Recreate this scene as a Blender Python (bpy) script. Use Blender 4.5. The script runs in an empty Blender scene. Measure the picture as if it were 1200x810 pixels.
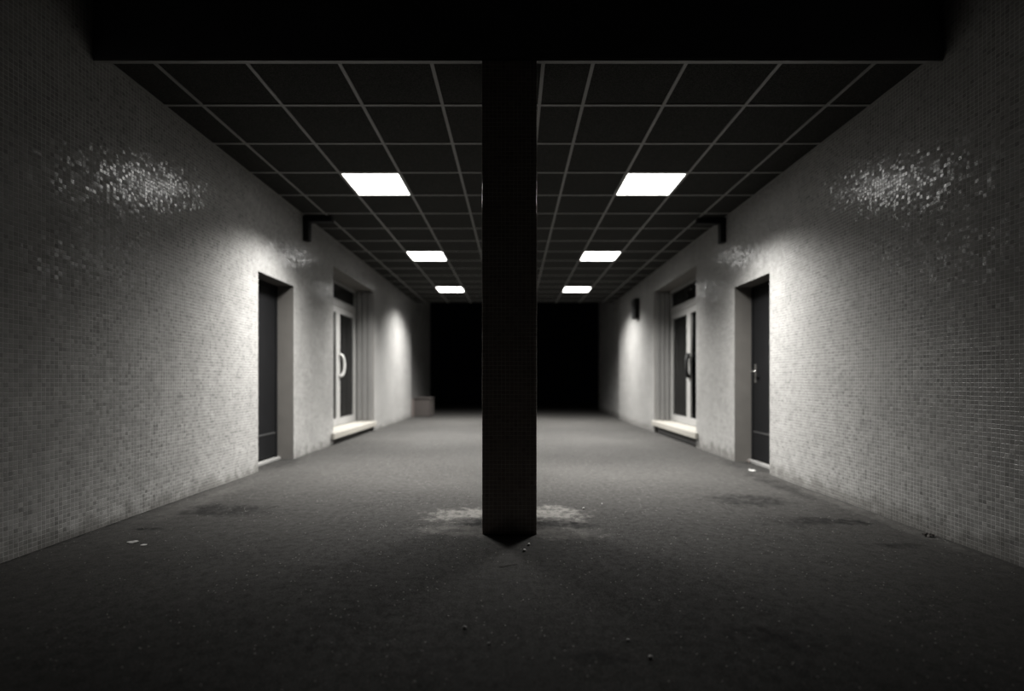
import bpy, bmesh, math, random
from mathutils import Vector, noise as mnoise
random.seed(7)
S = bpy.context.scene
COL = S.collection

# ------------------------------------------------------------------ helpers
def tag(o, label=None, cat=None, group=None, kind=None):
    if label: o['label'] = label
    if cat: o['category'] = cat
    if group: o['group'] = group
    if kind: o['kind'] = kind
    return o

def link(name, bm, mat, parent=None, smooth=False):
    me = bpy.data.meshes.new(name)
    bmesh.ops.recalc_face_normals(bm, faces=bm.faces)
    bm.to_mesh(me); bm.free()
    if smooth:
        for p in me.polygons: p.use_smooth = True
    me.materials.append(mat)
    o = bpy.data.objects.new(name, me); COL.objects.link(o)
    if parent: o.parent = parent
    return o

def empty(name, loc):
    o = bpy.data.objects.new(name, None); COL.objects.link(o)
    o.location = loc; o.empty_display_size = .1
    return o

def box(bm, x0, x1, y0, y1, z0, z1, bev=0):
    x0, x1 = min(x0, x1), max(x0, x1); y0, y1 = min(y0, y1), max(y0, y1); z0, z1 = min(z0, z1), max(z0, z1)
    vs = [bm.verts.new(p) for p in ((x0,y0,z0),(x1,y0,z0),(x1,y1,z0),(x0,y1,z0),(x0,y0,z1),(x1,y0,z1),(x1,y1,z1),(x0,y1,z1))]
    fs = [bm.faces.new([vs[i] for i in q]) for q in ((3,2,1,0),(4,5,6,7),(0,1,5,4),(1,2,6,5),(2,3,7,6),(3,0,4,7))]
    if bev:
        es = {e for f in fs for e in f.edges}
        bmesh.ops.bevel(bm, geom=list(es), offset=bev, segments=2, affect='EDGES', profile=.6)

def boxes(name, mat, parent, bl, bev=0):
    bm = bmesh.new()
    for b in bl: box(bm, *b, bev=bev)
    return link(name, bm, mat, parent)

def tube(bm, pts, r, n=12):
    """round bar through pts"""
    rings = []
    for i, p in enumerate(pts):
        p = Vector(p)
        a = Vector(pts[max(i-1, 0)]); b = Vector(pts[min(i+1, len(pts)-1)])
        t = (b-a).normalized()
        u = t.orthogonal().normalized() if i == 0 else (u - t*u.dot(t)).normalized()
        v = t.cross(u)
        rings.append([bm.verts.new(p + r*(math.cos(2*math.pi*k/n)*u + math.sin(2*math.pi*k/n)*v)) for k in range(n)])
    for A, B in zip(rings, rings[1:]):
        for k in range(n): bm.faces.new((A[k], A[(k+1)%n], B[(k+1)%n], B[k]))
    bm.faces.new(rings[0][::-1]); bm.faces.new(rings[-1])

# ------------------------------------------------------------------ node materials
class G:
    def __init__(s, name):
        s.m = bpy.data.materials.new(name); s.m.use_nodes = True
        s.t = s.m.node_tree; s.n = s.t.nodes; s.n.clear()
        s.out = s.n.new('ShaderNodeOutputMaterial')
    def new(s, typ, **kw):
        x = s.n.new(typ)
        for k, v in kw.items(): setattr(x, k, v)
        return x
    def put(s, sock, v):
        if hasattr(v, 'node'): s.t.links.new(v, sock)
        elif v is not None: sock.default_value = v
    def math(s, op, a, b=None, c=None, clamp=False):
        x = s.new('ShaderNodeMath', operation=op, use_clamp=clamp)
        for i, v in enumerate((a, b, c)):
            if v is not None: s.put(x.inputs[i], v)
        return x.outputs[0]
    def vec(s, op, a, b=None, scale=None):
        x = s.new('ShaderNodeVectorMath', operation=op)
        s.put(x.inputs[0], a)
        if b is not None: s.put(x.inputs[1], b)
        if scale is not None: s.put(x.inputs['Scale'], scale)
        return x.outputs['Value'] if op in ('LENGTH', 'DOT_PRODUCT') else x.outputs['Vector']
    def noise(s, v, scale, detail=3, rough=.55):
        x = s.new('ShaderNodeTexNoise'); s.put(x.inputs['Vector'], v)
        x.inputs['Scale'].default_value = scale; x.inputs['Detail'].default_value = detail
        x.inputs['Roughness'].default_value = rough
        return x.outputs['Fac']
    def sm(s, v, a, b, lo=0., hi=1.):
        x = s.new('ShaderNodeMapRange', interpolation_type='SMOOTHSTEP')
        for i, q in enumerate((v, a, b, lo, hi)): s.put(x.inputs[i], q)
        return x.outputs[0]
    def mix(s, f, a, b):
        x = s.new('ShaderNodeMix', data_type='RGBA')
        s.put(x.inputs[0], f); s.put(x.inputs[6], a); s.put(x.inputs[7], b)
        return x.outputs[2]
    def pos(s): return s.new('ShaderNodeNewGeometry').outputs['Position']
    def bump(s, h, strength=.3, dist=.01, normal=None):
        x = s.new('ShaderNodeBump'); x.inputs['Strength'].default_value = strength; x.inputs['Distance'].default_value = dist
        s.put(x.inputs['Height'], h)
        if normal is not None: s.put(x.inputs['Normal'], normal)
        return x.outputs[0]
    def bsdf(s, color, rough=.6, metal=0., spec=.5, normal=None):
        p = s.new('ShaderNodeBsdfPrincipled')
        s.put(p.inputs['Base Color'], color); s.put(p.inputs['Roughness'], rough)
        p.inputs['Metallic'].default_value = metal; s.put(p.inputs['Specular IOR Level'], spec)
        if normal is not None: s.put(p.inputs['Normal'], normal)
        s.t.links.new(p.outputs[0], s.out.inputs[0])
        return s.m

def grey(v, w=1.0): return (v*1.0*w, v*.985, v*.95/w, 1)

def plain(name, col, rough=.6, metal=0., nscale=14., var=.25, bump=.15, spec=.5):
    g = G(name); p = g.pos()
    n = g.noise(p, nscale, 4)
    c = g.mix(n, tuple(x*(1-var) for x in col[:3])+(1,), tuple(min(1, x*(1+var)) for x in col[:3])+(1,))
    return g.bsdf(c, rough, metal, spec, g.bump(g.noise(p, nscale*6, 3), bump, .004))

def mosaic(name, dark, light, grout, size=.0258, rough=.20, tilt=.10, low_h=.0):
    """small square mosaic tiles laid in grout, each with a tone and a slight tilt of its own"""
    g = G(name); P = g.pos()
    N = g.new('ShaderNodeNewGeometry').outputs['Normal']
    cells = g.vec('SCALE', P, scale=1/size)
    # slightly uneven sheets
    wob = g.new('ShaderNodeTexNoise'); g.put(wob.inputs['Vector'], P); wob.inputs['Scale'].default_value = 2.2; wob.inputs['Detail'].default_value = 1
    off = g.vec('SCALE', g.vec('SUBTRACT', wob.outputs['Color'], (.5,.5,.5)), scale=.35)
    cells = g.vec('ADD', cells, off)
    cells = g.vec('ADD', cells, g.vec('SCALE', N, scale=.37))
    idx = g.vec('FLOOR', cells); fr = g.vec('FRACTION', cells)
    wn = g.new('ShaderNodeTexWhiteNoise', noise_dimensions='3D'); g.put(wn.inputs['Vector'], idx)
    rnd, rcol = wn.outputs['Value'], wn.outputs['Color']
    d = g.vec('ABSOLUTE', g.vec('SUBTRACT', fr, (.5,.5,.5)))
    d = g.vec('MULTIPLY', d, g.vec('SUBTRACT', (1,1,1), g.vec('ABSOLUTE', N)))
    sep = g.new('ShaderNodeSeparateXYZ'); g.put(sep.inputs[0], d)
    edge = g.math('MAXIMUM', g.math('MAXIMUM', sep.outputs[0], sep.outputs[1]), sep.outputs[2])
    gm = g.sm(edge, .425, .465)
    tone = g.math('POWER', rnd, .4)
    c = g.mix(tone, dark, light)
    big = g.noise(P, 1.3, 4, .6)
    c = g.mix(g.sm(big, .35, .75, 0., .38), c, dark)
    gn = g.sm(g.noise(P, 5, 3), .3, .7)
    c = g.mix(g.math('MULTIPLY', gm, g.math('MULTIPLY_ADD', gn, .6, .4)), c, grout)
    # darker mottling on the lowest courses
    sz = g.new('ShaderNodeSeparateXYZ'); g.put(sz.inputs[0], P)
    h = g.math('ADD', sz.outputs[2], g.math('MULTIPLY', g.math('SUBTRACT', g.noise(P, 9, 4), .5), .35))
    c = g.mix(g.sm(h, .0, .16, .55, 0.), c, (dark[0]*.35, dark[1]*.33, dark[2]*.3, 1))
    tl = g.vec('SCALE', g.vec('SUBTRACT', rcol, (.5,.5,.5)), scale=tilt)
    nb = g.bump(g.math('SUBTRACT', 1., gm), .5, .002)
    nn = g.vec('NORMALIZE', g.vec('ADD', nb, tl))
    r = g.math('ADD', rough, g.math('MULTIPLY', gm, .5))
    return g.bsdf(c, r, 0, .36, nn)

M = {}
M['mosaic'] = mosaic('pale_grey_mosaic', grey(.125), grey(.235), grey(.36), tilt=.11)
M['reveal'] = plain('brown_grey_reveal', (.098,.092,.084,1), .8, nscale=4, var=.2)
M['column'] = mosaic('brown_mosaic', (.33,.27,.24,1), (.47,.40,.36,1), (.80,.75,.70,1), tilt=.05)
M['door'] = plain('charcoal_paint', (.0055,.0056,.006,1), .6, nscale=5, bump=.08, spec=.10)
M['door_edge'] = plain('worn_charcoal_edge', (.022,.022,.022,1), .55)
M['black'] = plain('black_metal', (.006,.006,.006,1), .6, spec=.2)
M['frame'] = plain('pale_aluminium', grey(.21), .42, nscale=6, var=.08, bump=.05)
M['white'] = plain('white_plastic', grey(.30), .4, var=.05, bump=.03)
M['steel'] = plain('dull_steel', grey(.30), .35, .9)
M['shutter'] = plain('grey_shutter_paint', grey(.13), .5, nscale=6, var=.15)
M['stone'] = plain('pale_stone', (.20,.19,.168,1), .6, nscale=20, var=.12)
M['sill'] = plain('grey_sill', grey(.15), .6)
M['riser'] = plain('riser_shade', grey(.06), .9)  # dark tone stands in for the shadow void under the step
M['fascia'] = plain('dark_fascia_paint', (.16,.16,.175,1), .8, nscale=3)
M['grid'] = plain('grey_ceiling_bar', grey(.185), .5, var=.1, bump=.04)
M['rim'] = plain('lamp_frame_white', grey(.6), .4, var=.05)
M['curtain'] = plain('grey_curtain', grey(.13), .9, nscale=30)
M['paper'] = plain('white_paper', grey(.2), .8, nscale=30, var=.06)
M['pebble'] = plain('pale_pebble', grey(.34), .7, nscale=120, var=.3)
M['leaf'] = plain('dry_dark_leaf', (.02,.016,.012,1), .7)
M['crate'] = plain('brown_crate_wood', (.024,.019,.0165,1), .75, nscale=9)
M['crate_lit'] = plain('lit_crate_side', (.085,.07,.063,1), .75, nscale=9)  # paler brown paints lamplight onto the left side of the box

def ceiling_mat():
    g = G('dark_mineral_tile'); P = g.pos()
    n = g.noise(P, 130, 3); b = g.noise(P, 2.2, 3)
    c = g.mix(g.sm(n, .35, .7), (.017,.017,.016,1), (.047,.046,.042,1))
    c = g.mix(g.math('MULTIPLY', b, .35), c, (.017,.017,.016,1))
    return g.bsdf(c, .95, 0, .1, g.bump(n, .4, .004))
M['ceiling'] = ceiling_mat()

def glass_mat():
    g = G('window_glass')
    tr = g.new('ShaderNodeBsdfTransparent'); tr.inputs[0].default_value = (.86,.87,.86,1)
    gl = g.new('ShaderNodeBsdfGlossy'); gl.inputs['Roughness'].default_value = .02
    fr = g.new('ShaderNodeFresnel'); fr.inputs[0].default_value = 1.5
    mx = g.new('ShaderNodeMixShader')
    g.put(mx.inputs[0], fr.outputs[0]); g.put(mx.inputs[1], tr.outputs[0]); g.put(mx.inputs[2], gl.outputs[0])
    g.put(g.out.inputs[0], mx.outputs[0]); return g.m
M['glass'] = glass_mat()

def lamp_mat():
    g = G('lit_lamp_diffuser'); e = g.new('ShaderNodeEmission')
    e.inputs[0].default_value = (1,.985,.955,1); e.inputs[1].default_value = LAMP_EMIT
    g.put(g.out.inputs[0], e.outputs[0]); return g.m
LAMP_EMIT = 8.5; LAMP_W = 305.; SPREAD = 126.; ALONG = .64
M['lamp'] = lamp_mat()

def floor_mat():
    g = G('worn_asphalt'); P = g.pos()
    fine = g.noise(P, 160, 3, .7); mid = g.noise(P, 24, 5, .65); big = g.noise(P, 1.1, 5, .6)
    c = g.mix(g.sm(fine, .3, .75), (.010,.0097,.0091,1), (.045,.0435,.041,1))
    c = g.mix(g.sm(big, .35, .7, 0., .5), c, (.033,.032,.0303,1))
    c = g.mix(g.sm(mid, .5, .72, 0., .3), c, (.0095,.009,.0085,1))
    # patches: (x, y, rx, ry, colour, strength, raggedness)
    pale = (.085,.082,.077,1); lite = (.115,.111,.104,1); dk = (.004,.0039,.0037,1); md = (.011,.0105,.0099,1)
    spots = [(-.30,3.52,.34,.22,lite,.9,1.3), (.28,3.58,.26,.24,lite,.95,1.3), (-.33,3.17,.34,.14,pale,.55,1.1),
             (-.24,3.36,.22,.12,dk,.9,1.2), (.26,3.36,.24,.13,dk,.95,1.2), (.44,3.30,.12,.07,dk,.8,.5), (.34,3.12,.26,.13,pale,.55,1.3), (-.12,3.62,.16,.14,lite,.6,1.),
             (1.92,4.05,.38,.22,dk,.8,1.0), (2.22,3.45,.30,.10,dk,1.,1.1), (1.95,3.42,.34,.13,md,.6,1.),
             (2.50,4.65,.12,.65,dk,.6,1.2), (2.3,2.95,.12,.05,dk,.8,1.), (-2.12,3.60,.42,.17,dk,.8,1.1), (-2.30,3.13,.10,.035,dk,.95,.6),
             (-2.45,3.9,.12,.6,pale,.25,1.2), (-2.635,3.4,.03,1.3,dk,.8,.25), (2.62,3.6,.07,.9,pale,.3,1.2), (-2.72,5.6,.30,.50,dk,.6,.7), (2.75,5.7,.28,.5,dk,.5,.7),
             (1.0,1.85,.16,.10,dk,.5,1.), (.30,1.72,.10,.05,dk,.7,1.), (-.9,5.2,.8,.5,md,.35,1.2), (.9,6.1,.9,.5,md,.35,1.2)]
    dv = g.new('ShaderNodeTexNoise'); g.put(dv.inputs['Vector'], P); dv.inputs['Scale'].default_value = 9; dv.inputs['Detail'].default_value = 7; dv.inputs['Roughness'].default_value = .75
    dis = g.vec('SUBTRACT', dv.outputs['Color'], (.5,.5,.5))
    crumb = g.sm(g.noise(P, 15, 7, .72), .38, .56, .22, 1.)
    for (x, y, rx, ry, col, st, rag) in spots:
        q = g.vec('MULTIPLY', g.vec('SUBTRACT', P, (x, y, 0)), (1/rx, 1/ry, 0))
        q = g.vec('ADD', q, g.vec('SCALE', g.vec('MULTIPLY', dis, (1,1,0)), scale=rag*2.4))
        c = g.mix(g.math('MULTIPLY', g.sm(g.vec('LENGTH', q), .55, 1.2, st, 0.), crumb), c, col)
    # aggregate: single pale and dark grains
    v = g.new('ShaderNodeTexVoronoi'); g.put(v.inputs['Vector'], P); v.inputs['Scale'].default_value = 120
    w = g.new('ShaderNodeSeparateColor'); g.put(w.inputs[0], v.outputs['Color'])
    core = g.sm(v.outputs['Distance'], .25, .40, 1., 0.)
    clus = g.sm(g.noise(P, 3.5, 4), .35, .7, .9965, .975)
    c = g.mix(g.math('MULTIPLY', core, g.math('GREATER_THAN', w.outputs[0], clus)), c, (.24,.235,.22,1))
    c = g.mix(g.math('MULTIPLY', core, g.math('LESS_THAN', w.outputs[0], .07)), c, (.006,.006,.006,1))
    hb = g.math('ADD', g.math('MULTIPLY', fine, .5), g.math('MULTIPLY', mid, .25))
    r = g.sm(mid, .3, .7, .7, .9)
    return g.bsdf(c, r, 0, .07, g.bump(hb, .25, .006))
M['floor'] = floor_mat()

# ------------------------------------------------------------------ the place
XL, XR, CEIL, CAMZ = -2.640, 2.695, 3.030, .965
SLOPE = -.0092
def fz(x): return SLOPE*x                               # the floor falls slightly to the right

bm = bmesh.new()                                        # asphalt floor, a gently uneven sheet with thickness
nx, ny, x0, x1, y0, y1 = 48, 110, -5.0, 5.0, -1.0, 22.0
vv = [[bm.verts.new((x0+(x1-x0)*i/nx, y0+(y1-y0)*j/ny, fz(x0+(x1-x0)*i/nx)
        + .004*mnoise.noise(Vector((i*.35, j*.35, 0))))) for i in range(nx+1)] for j in range(ny+1)]
for j in range(ny):
    for i in range(nx): bm.faces.new((vv[j][i], vv[j][i+1], vv[j+1][i+1], vv[j+1][i]))
ex = bmesh.ops.extrude_face_region(bm, geom=list(bm.faces))
bmesh.ops.translate(bm, verts=[e for e in ex['geom'] if isinstance(e, bmesh.types.BMVert)], vec=(0,0,-.15))
fl = link('floor', bm, M['floor'], smooth=True)
tag(fl, 'dark worn asphalt floor of the passage, stained around the column', 'floor', kind='structure')

def wall(name, s, W, T, door, win, end, label):
    """s = -1 left, +1 right; openings run through the thickness T"""
    bl = []
    def b(ya, yb, za, zb, xa=W, xb=W+T): bl.append((s*xa, s*xb, ya, yb, za, zb))
    B, H = -.12, 4.2
    (da, db, dt), (wa, wb, wt) = door, win
    b(-1., da, B, H); b(da, db, dt, H); b(db, wa, B, H); b(wa, wb, wt, H); b(wb, end, B, H)
    b(wa, wb, B, wt, W+T, W+T+.15)                         # closes the shop behind the glazing
    b(end, 16.5, B, H, W+.15, W+T)                         # set back beyond the last lamp
    o = boxes(name, M['mosaic'], None, bl)
    o.data.materials.append(M['reveal'])
    for p in o.data.polygons:                              # darker brown-grey faces line both openings
        c, n = p.center, p.normal
        if W+.01 < abs(c.x) < W+T-.01 and da-.01 < c.y < wb+.01 and abs(n.x) < .5: p.material_index = 1
    return tag(o, label, 'wall', kind='structure')
DL, DR = (5.10, 5.92, 2.095), (5.197, 6.026, 2.100)
WL, WR = (7.227, 9.310, 2.643), (7.295, 9.450, 2.660)
wall('wall_left', -1, 2.640, .55, DL, WL, 12.70, 'left wall of the passage in small pale grey mosaic tiles')
wall('wall_right', 1, 2.695, .55, DR, WR, 12.65, 'right wall of the passage in small pale grey mosaic tiles')

# ceiling: dark lay-in tiles with a grey bar grid
CY0, CY1 = 3.130, 13.106
GX = [-2.337, -1.736, -1.135, -.534, -.192, .192, .517, 1.123, 1.738, 2.350]
GY = [3.706+.6*k for k in range(17) if 3.706+.6*k < CY1]
xs = [XL] + GX + [XR]; ys = [CY0] + GY + [CY1]
bm = bmesh.new()
LAMPS = [(c, r) for c in (2, 8) for r in (4.906, 7.906, 10.906)]
for i in range(len(xs)-1):
    for j in range(len(ys)-1):
        z0 = CEIL+.006
        if i in (2, 8) and any(abs(ys[j]-r) < .05 for _, r in LAMPS): z0 = CEIL+.05      # bay of a lamp
        box(bm, xs[i]+.0006, xs[i+1]-.0006, ys[j]+.0006, ys[j+1]-.0006, z0, CEIL+.09)
ce = link('ceiling', bm, M['ceiling'])
tag(ce, 'dark suspended ceiling of square mineral tiles in a grey grid', 'ceiling', kind='structure')
bl = [(x-.012, x+.012, CY0, CY1, CEIL-.001, CEIL+.0055) for x in GX]
bl += [(XL+.022, XR-.022, y-.012, y+.012, CEIL-.0005, CEIL+.0052) for y in GY]
bl += [(XL+.001, XL+.022, CY0, CY1, CEIL-.001, CEIL+.0055), (XR-.022, XR-.001, CY0, CY1, CEIL-.001, CEIL+.0055)]
boxes('ceiling_grid', M['grid'], ce, bl)['label'] = 'grey metal bars between the ceiling tiles'

# fascia over the mouth of the passage
CX, CYF, CW = -.027, 3.095, .342
fa = boxes('trim_1', M['fascia'], None, [(XL+.001, XR-.001, CYF, CY0-.002, 2.985, 4.2)])
tag(fa, 'dark fascia board across the top, above the tiled column', 'fascia', kind='structure')
boxes('edge_profile', M['grid'], fa, [(XL+.002, XR-.002, CYF+.003, CY0-.003, 2.972, 2.9845)])['label'] = 'thin grey metal edge'

# column
bm = bmesh.new()
box(bm, CX-CW/2, CX+CW/2, CYF-.004, CYF-.004+CW, -.01, 2.970, bev=.004)
co = link('column', bm, M['column'])
tag(co, 'square column covered in dark brown mosaic tiles, standing in the middle', 'column')

# lamps
rows = [('left', -1.736, -1.135), ('right', 1.123, 1.738)]
cols = [('nearest', 4.906), ('middle', 7.906), ('farthest', 10.906)]
for side, xa, xb in rows:
    for which, ya in cols:
        cx, cy = (xa+xb)/2, ya+.3
        t = empty('ceiling_light', (cx, cy, CEIL))
        tag(t, f'square lit ceiling panel, {which} of the three in the {side} row', 'ceiling light', 'lit square ceiling panels')
        hx, hy = (xb-xa)/2-.0125, .3-.0125
        r = .008
        boxes('lamp_frame', M['rim'], t, [(-hx, -hx+r, -hy, hy, -.004, .03), (hx-r, hx, -hy, hy, -.004, .03),
                                          (-hx+r, hx-r, -hy, -hy+r, -.004, .03), (-hx+r, hx-r, hy-r, hy, -.004, .03)])
        boxes('diffuser', M['lamp'], t, [(-hx+r+.0005, hx-r-.0005, -hy+r+.0005, hy-r-.0005, 0., .012)], bev=.002)
        L = bpy.data.lights.new('panel_light', 'AREA'); L.shape = 'RECTANGLE'; L.size = 2*hx-.03; L.size_y = 2*hy-.03
        L.energy = LAMP_W; L.spread = math.radians(SPREAD if ya < 10 else 134.); L.color = (1, .985, .955)
        L.use_nodes = True                                # emission profile shaped to throw less light along the passage, darkening the foreground
        nt = L.node_tree; ge = nt.nodes.new('ShaderNodeNewGeometry'); sp = nt.nodes.new('ShaderNodeSeparateXYZ')
        nt.links.new(ge.outputs['Incoming'], sp.inputs[0])
        dv = nt.nodes.new('ShaderNodeMath'); dv.operation = 'DIVIDE'
        nt.links.new(sp.outputs['Y'], dv.inputs[0]); nt.links.new(sp.outputs['Z'], dv.inputs[1])
        sc = nt.nodes.new('ShaderNodeMath'); sc.operation = 'DIVIDE'; nt.links.new(dv.outputs[0], sc.inputs[0]); sc.inputs[1].default_value = ALONG if ya < 6 else 1.0 if ya < 10 else 1.5
        sq = nt.nodes.new('ShaderNodeMath'); sq.operation = 'MULTIPLY_ADD'
        nt.links.new(sc.outputs[0], sq.inputs[0]); nt.links.new(sc.outputs[0], sq.inputs[1]); sq.inputs[2].default_value = 1
        iv = nt.nodes.new('ShaderNodeMath'); iv.operation = 'DIVIDE'; iv.inputs[0].default_value = 1; nt.links.new(sq.outputs[0], iv.inputs[1])
        em = next(n for n in nt.nodes if n.type == 'EMISSION'); nt.links.new(iv.outputs[0], em.inputs['Strength'])
        lo = bpy.data.objects.new('panel_light', L); COL.objects.link(lo); lo.parent = t; lo.location = (0, 0, -.006)

# charcoal doors in deep reveals
def plain_door(name, s, W, D, depth, label, handle_far):
    ya, yb, top = D; xp = W+depth; f = fz(s*W)
    t = empty(name, (s*(xp+.05), (ya+yb)/2, f)); tag(t, label, 'door', kind='structure')
    def bx(nm, mat, bl, bev=0):
        o = boxes(nm, mat, t, [(s*a-t.location.x, s*b-t.location.x, c-t.location.y, d-t.location.y, e-f, g-f) for a, b, c, d, e, g in bl], bev)
        return o
    e = .001
    bx('door_frame', M['door'], [(xp+.004, xp+.09, ya+e, ya+.045, f+.03, top-e), (xp+.004, xp+.09, yb-.045, yb-e, f+.03, top-e),
                                 (xp+.004, xp+.09, ya+.045, yb-.045, top-.045, top-e)])
    leaf = bx('door_leaf', M['door'], [(xp+.012, xp+.055, ya+.048, yb-.048, f+.042, top-.048)], .002)
    kp = bx('kick_plate', M['door'], [(xp+.007, xp+.0115, ya+.055, yb-.055, f+.05, .335)], .0015)
    bx('edge_strip', M['door_edge'], [(xp+.002, xp+.0115, ya+.055, yb-.055, .336, .356)], .002)['label'] = 'paler strip above the kick plate'
    bx('threshold', M['sill'], [(xp-.035, xp+.09, ya+e, yb-e, f-.02, f+.029)], .004)
    hy = yb-.10 if handle_far else ya+.10
    d = -1 if handle_far else 1
    h = bx('door_handle', M['steel'], [(xp+.004, xp+.0115, hy-.02, hy+.02, .94, 1.16)], .002)
    bm = bmesh.new()
    px, py, pz = s*(xp+.004)-t.location.x, hy-t.location.y, 1.075-f
    tube(bm, [(px, py, pz), (px-s*.045, py, pz), (px-s*.052, py+d*.012, pz), (px-s*.052, py+d*.12, pz-.003)], .009)
    lv = link('lever', bm, M['steel'], h, True)
plain_door('door_1', -1, 2.640, DL, .187, 'charcoal metal door set deep in the left mosaic wall', False)
plain_door('door_2', 1, 2.695, DR, .200, 'charcoal metal door set deep in the right mosaic wall', True)

# glazed double doors up one stone step
def glazed(name, s, W, D, depth, label, hmat, hlabel, hleaf):
    ya, yb, top = D; xp = W+depth; f = fz(s*W); z0 = .205
    ym = (ya+yb)/2+.08
    t = empty(name, (s*(xp+.03), ym, z0)); tag(t, label, 'door', kind='structure')
    ox, oy, oz = t.location
    def bx(nm, mat, bl, bev=0, parent=t):
        return boxes(nm, mat, parent, [(s*a-ox, s*b-ox, c-oy, d-oy, e-oz, g-oz) for a, b, c, d, e, g in bl], bev)
    e = .001; j = .055
    bx('door_frame', M['frame'], [(xp, xp+.07, ya+e, ya+j, z0+e, top-e), (xp, xp+.07, yb-j, yb-e, z0+e, top-e),
                                  (xp, xp+.07, ya+j, yb-j, top-.05, top-e), (xp, xp+.07, ya+j, yb-j, 2.225, 2.335)], .003)
    bx('transom_glass', M['glass'], [(xp+.03, xp+.036, ya+j+e, yb-j-e, 2.336, top-.051)])
    for k, (a, b) in enumerate(((ya+j+.004, ym-.003), (ym+.003, yb-j-.004))):
        st, zt, zb = .085, 2.221, z0+.008
        lf = bx('door_leaf', M['frame'], [(xp+.008, xp+.055, a, a+st, zb, zt), (xp+.008, xp+.055, b-st, b, zb, zt),
                                          (xp+.008, xp+.055, a+st, b-st, zt-.11, zt), (xp+.008, xp+.055, a+st, b-st, zb, zb+.115)], .003)
        bx('glass', M['glass'], [(xp+.028, xp+.034, a+st-.004, b-st+.004, zb+.111, zt-.106)], parent=lf)
        if k == hleaf:
            hy = a+st/2 if k else b-st/2; dr = 1 if k else -1; n = 14; bm = bmesh.new(); pts = []
            for i in range(n+1):
                th = math.pi*i/n
                pts.append((s*(xp+.012-.07*math.sin(th)**.55)-ox, hy+dr*(.06 if k else .045)*math.sin(th)-oy, 1.22-.185*math.cos(th)-oz))
            tube(bm, pts, .025 if k else .032, 14)
            hd = link('pull_handle', bm, hmat, lf, True); hd['label'] = hlabel
    # folded shutters against the far reveal
    t2 = empty('folded_shutter', (s*W, yb, z0))
    for k in range(3):
        a = W+.018+k*(depth-.03)/3; b = a+(depth-.03)/3-.012
        bl = [(s*a-s*W, s*b-s*W, -.045-.012*k, -.003, .004, top-z0-.02)]
        boxes('leaf', M['shutter'], t2, bl, .006)
    return t, t2
t, sh = glazed('door_3', -1, 2.640, WL, .320, 'pale framed glazed double doors up a stone step in the left wall', M['white'], 'bowed white pull handle', 1)
tag(sh, 'grey shutter leaves folded in the far reveal of the left glazed doors', 'shutter')
t, sh = glazed('door_4', 1, 2.695, WR, .288, 'pale framed glazed double doors up a stone step in the right wall', M['black'], 'bowed black pull handle', 0)
tag(sh, 'grey shutter leaves folded in the far reveal of the right glazed doors', 'shutter')

def step(s, W, D, depth, label):
    ya, yb, _ = D; f = fz(s*W)
    t = empty('doorstep', (s*W, (ya+yb)/2, f)); tag(t, label, 'step')
    oy = (ya+yb)/2
    bm = bmesh.new()
    # slab inside the reveal plus a nosing that runs a little past both jambs
    box(bm, s*.0015-0, s*(depth+.075), ya+.002-oy, yb-.002-oy, .108-f, .203-f)
    box(bm, -s*.050, s*0.0-s*.0015, ya-.10-oy, yb+.03-oy, .108-f, .203-f, bev=.012)
    box(bm, -s*.0016, s*.0016, ya+.002-oy, yb-.002-oy, .108-f, .203-f)
    link('slab', bm, M['stone'], t)
    boxes('riser', M['riser'], t, [(s*.06, s*(depth+.07), ya+.002-oy, yb-.002-oy, -.02, .107-f)])
step(-1, 2.640, WL, .320, 'pale stone doorstep under the left glazed doors')
step(1, 2.695, WR, .288, 'pale stone doorstep under the right glazed doors')

def curtain(s, X, ya, yb, za, zb, label):
    bm = bmesh.new(); n = 90; A = []
    for side in (0, 1):
        for i in range(n+1):
            y = ya+(yb-ya)*i/n
            x = s*X + .016*math.sin(i*.75)+.006*math.sin(i*1.9) + s*side*.003
            A.append((bm.verts.new((x, y, za)), bm.verts.new((x, y, zb))))
    m = n+1
    for o in (0, m):
        for i in range(n): bm.faces.new((A[o+i][0], A[o+i+1][0], A[o+i+1][1], A[o+i][1]))
    for i in range(n):
        for k in (0, 1): bm.faces.new((A[i][k], A[m+i][k], A[m+i+1][k], A[i+1][k]))
    for i in (0, n): bm.faces.new((A[i][0], A[i][1], A[m+i][1], A[m+i][0]))
    tag(link('curtain', bm, M['curtain'], None, True), label, 'curtain')
curtain(-1, 3.105, 8.78, 9.25, .235, 2.62, 'grey curtain behind the glass of the left glazed doors')
curtain(1, 3.125, 8.62, 9.38, .235, 2.62, 'grey curtain behind the glass of the right glazed doors')

# black corner brackets under the ceiling
for s, W, y, lab in ((-1, 2.640, 6.17, 'black L-shaped bracket where the ceiling meets the left wall'),
                     (1, 2.695, 6.25, 'black L-shaped bracket where the ceiling meets the right wall')):
    t = empty('corner_bracket', (s*W, y, CEIL)); tag(t, lab, 'bracket', 'corner brackets under the ceiling')
    boxes('upright', M['black'], t, [(-s*.002, -s*.075, 0, .09, -.31, -.075)], .004)
    boxes('arm', M['black'], t, [(-s*.002, -s*.36, 0, .09, -.0745, -.002)], .004)

# box on the right wall beyond the glazed doors
t = empty('wall_box', (XR, 10.72, 2.31)); tag(t, 'dark narrow box fixed high on right wall beyond the glazed doors', 'wall box')
boxes('housing', M['black'], t, [(-.1, -.001, -.15, .15, 0, .42)], .008)
boxes('cover', M['black'], t, [(-.112, -.1005, -.13, .13, .02, .40)], .004)

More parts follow.
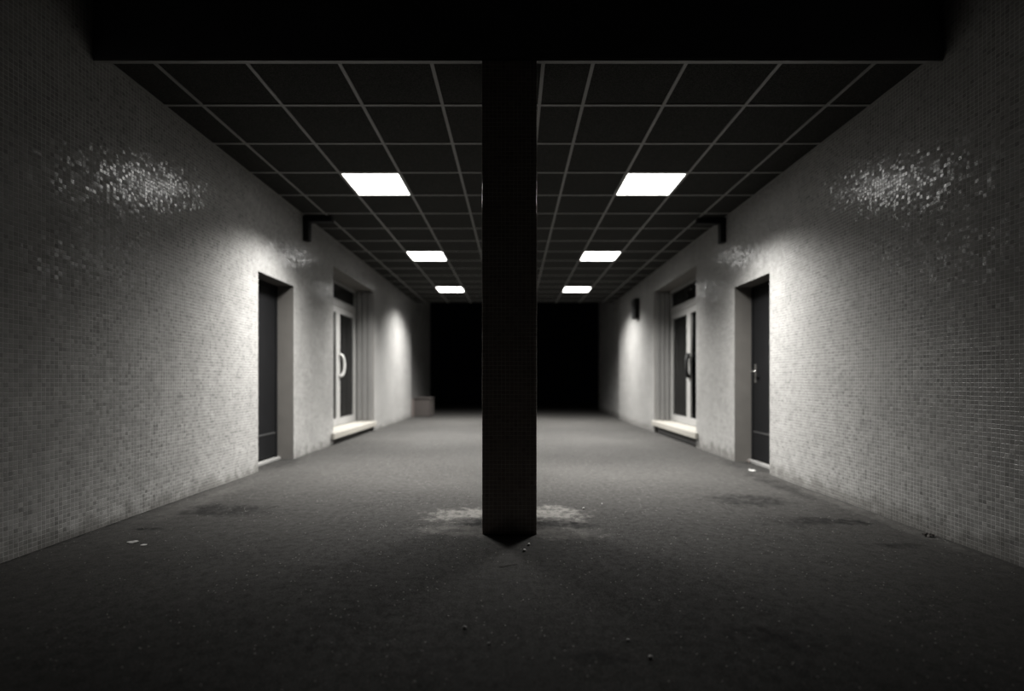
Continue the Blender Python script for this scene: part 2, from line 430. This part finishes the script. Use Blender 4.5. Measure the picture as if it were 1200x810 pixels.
# crate at the far left end
t = empty('storage_box', (-2.37, 12.98, fz(-2.37))); tag(t, 'squat brown box at the far end of the left wall', 'box')
boxes('body', M['crate'], t, [(-.215, .215, -.19, .2, .012, .47)], .006)
boxes('lid', M['crate'], t, [(-.24, .24, -.215, .225, .471, .5)], .006)
for sx in (-1, 1):
    for sy in (-1, 1):
        q = -.2 if sy < 0 else .21
        p = boxes('corner_post', M['crate_lit'] if sx < 0 else M['crate'], t, [(sx*.216-(.05 if sx < 0 else 0), sx*.216+(.0 if sx < 0 else .02), q-.02, q+.005, 0, .47)], .003)
        if sx < 0: p['label'] = 'corner post, paler with painted lamplight'

# ------------------------------------------------------------------ small litter on the asphalt
def pebble(x, y, r, label, seed, mat='pebble', flat=.75, group='pale pebbles on the asphalt'):
    bm = bmesh.new(); bmesh.ops.create_icosphere(bm, subdivisions=3, radius=r)
    for v in bm.verts:
        n = mnoise.noise(v.co*(1.1/r)+Vector((seed*3.1, seed, 0)))
        v.co *= 1+.35*n
        v.co.z *= flat
    zmin = min(v.co.z for v in bm.verts)
    o = link('pebble', bm, M[mat], None, True)
    o.location = (x, y, fz(x)-zmin+.0005); o.rotation_euler.z = seed
    return tag(o, label, 'pebble', group)
pebble(.0885, 2.89, .0085, 'small pale pebble just in front of the column, nearer its base', 1)
pebble(.060, 2.785, .0095, 'small pale pebble in front of column, in its shadow, farther from the base', 2)
pebble(.527, 3.72, .0085, 'tiny white pebble on the asphalt right of the column, beside its stain', 3)
pebble(.690, 3.86, .007, 'tiny white pebble farther right and behind the one beside the column stain', 4)
pebble(-.19, 1.915, .007, 'pale stone chip on dark foreground asphalt, left of the column line', 5)
pebble(-.09, 1.80, .0055, 'smallest pale stone chip in the foreground, just below the column line', 6)
pebble(.476, 1.72, .007, 'pale stone chip nearest the bottom edge on the right foreground asphalt', 7)
pebble(.425, 1.835, .0055, 'pale stone chip just beyond the one nearest the bottom edge', 8)

def scrap(name, x, y, r, ry, h, seed, mat, label, cat):
    """crumpled flake: a closed, wrinkled sheet with real thickness"""
    bm = bmesh.new(); n, m = 22, 5
    rings = []
    for k in range(1, m+1):
        ring = []
        for i in range(n):
            a = 2*math.pi*i/n
            e = 1+.32*mnoise.noise(Vector((math.cos(a)*1.7+seed, math.sin(a)*1.7, seed)))
            px, py = r*e*k/m*math.cos(a), ry*e*k/m*math.sin(a)
            pz = h*(.5+.9*mnoise.noise(Vector((px/r*1.6+seed*2, py/ry*1.6, 4.))))
            ring.append(bm.verts.new((px, py, max(pz, .0))))
        rings.append(ring)
    c = bm.verts.new((0, 0, h*.6))
    for i in range(n): bm.faces.new((c, rings[0][i], rings[0][(i+1)%n]))
    for A, B in zip(rings, rings[1:]):
        for i in range(n): bm.faces.new((A[i], B[i], B[(i+1)%n], A[(i+1)%n]))
    ex = bmesh.ops.extrude_face_region(bm, geom=list(bm.faces))
    bmesh.ops.translate(bm, verts=[q for q in ex['geom'] if isinstance(q, bmesh.types.BMVert)], vec=(0, 0, .0015))
    o = link(name, bm, M[mat], None)
    o.location = (x, y, fz(x)+.001)
    return tag(o, label, cat)
scrap('paper_scrap', 2.60, 5.38, .036, .05, .018, 3.3, 'paper', 'crumpled white paper scrap in front of the right charcoal door', 'paper scrap')
scrap('paper_scrap', 2.83, 5.95, .022, .03, .03, 5.1, 'crate_lit', 'small dull scrap in the inner corner of the right door recess', 'paper scrap')
scrap('paper_scrap', -2.22, 2.88, .030, .022, .004, 8.4, 'paper', 'flattened pale scrap on the asphalt near the left wall', 'paper scrap')
scrap('paper_scrap', -2.12, 2.83, .016, .012, .003, 9.7, 'pebble', 'dull small flake just right of the flattened pale scrap', 'paper scrap')
scrap('dry_leaf', 2.63, 3.13, .034, .020, .022, 6.2, 'leaf', 'dark curled dry leaf at the foot of the right wall', 'leaf')
bm = bmesh.new()
tube(bm, [(-.045,-.016,.002), (-.025,-.012,.003), (-.008,.006,.0025), (.012,.008,.003), (.03,.026,.003), (.05,.030,.002)], .0018, 8)
tw = link('twig', bm, M['leaf'], None, True); tw.location = (-.03, 2.56, fz(-.03)+.001)
tag(tw, 'thin dark twig lying on the asphalt in front of the column', 'twig')

# ------------------------------------------------------------------ camera, world, view
w = bpy.data.worlds.new('night'); S.world = w; w.use_nodes = True
w.node_tree.nodes['Background'].inputs[0].default_value = (.02, .022, .03, 1)
w.node_tree.nodes['Background'].inputs[1].default_value = .01
cam = bpy.data.cameras.new('camera'); co_ = bpy.data.objects.new('camera', cam); COL.objects.link(co_)
cam.sensor_width = 36; cam.lens = 578.5/1200*36
cam.shift_x = -2/1200; cam.shift_y = 41/1200
cam.clip_start = .05
co_.location = (0, 0, CAMZ); co_.rotation_euler = (math.pi/2, 0, 0)
cam.dof.use_dof = True; cam.dof.focus_distance = 2.8; cam.dof.aperture_fstop = .01735/.026
S.camera = co_
S.view_settings.view_transform = 'Standard'; S.view_settings.look = 'None'
S.view_settings.gamma = 1; S.view_settings.use_curve_mapping = False
S.view_settings.exposure = 0
S.cycles.max_bounces = 8
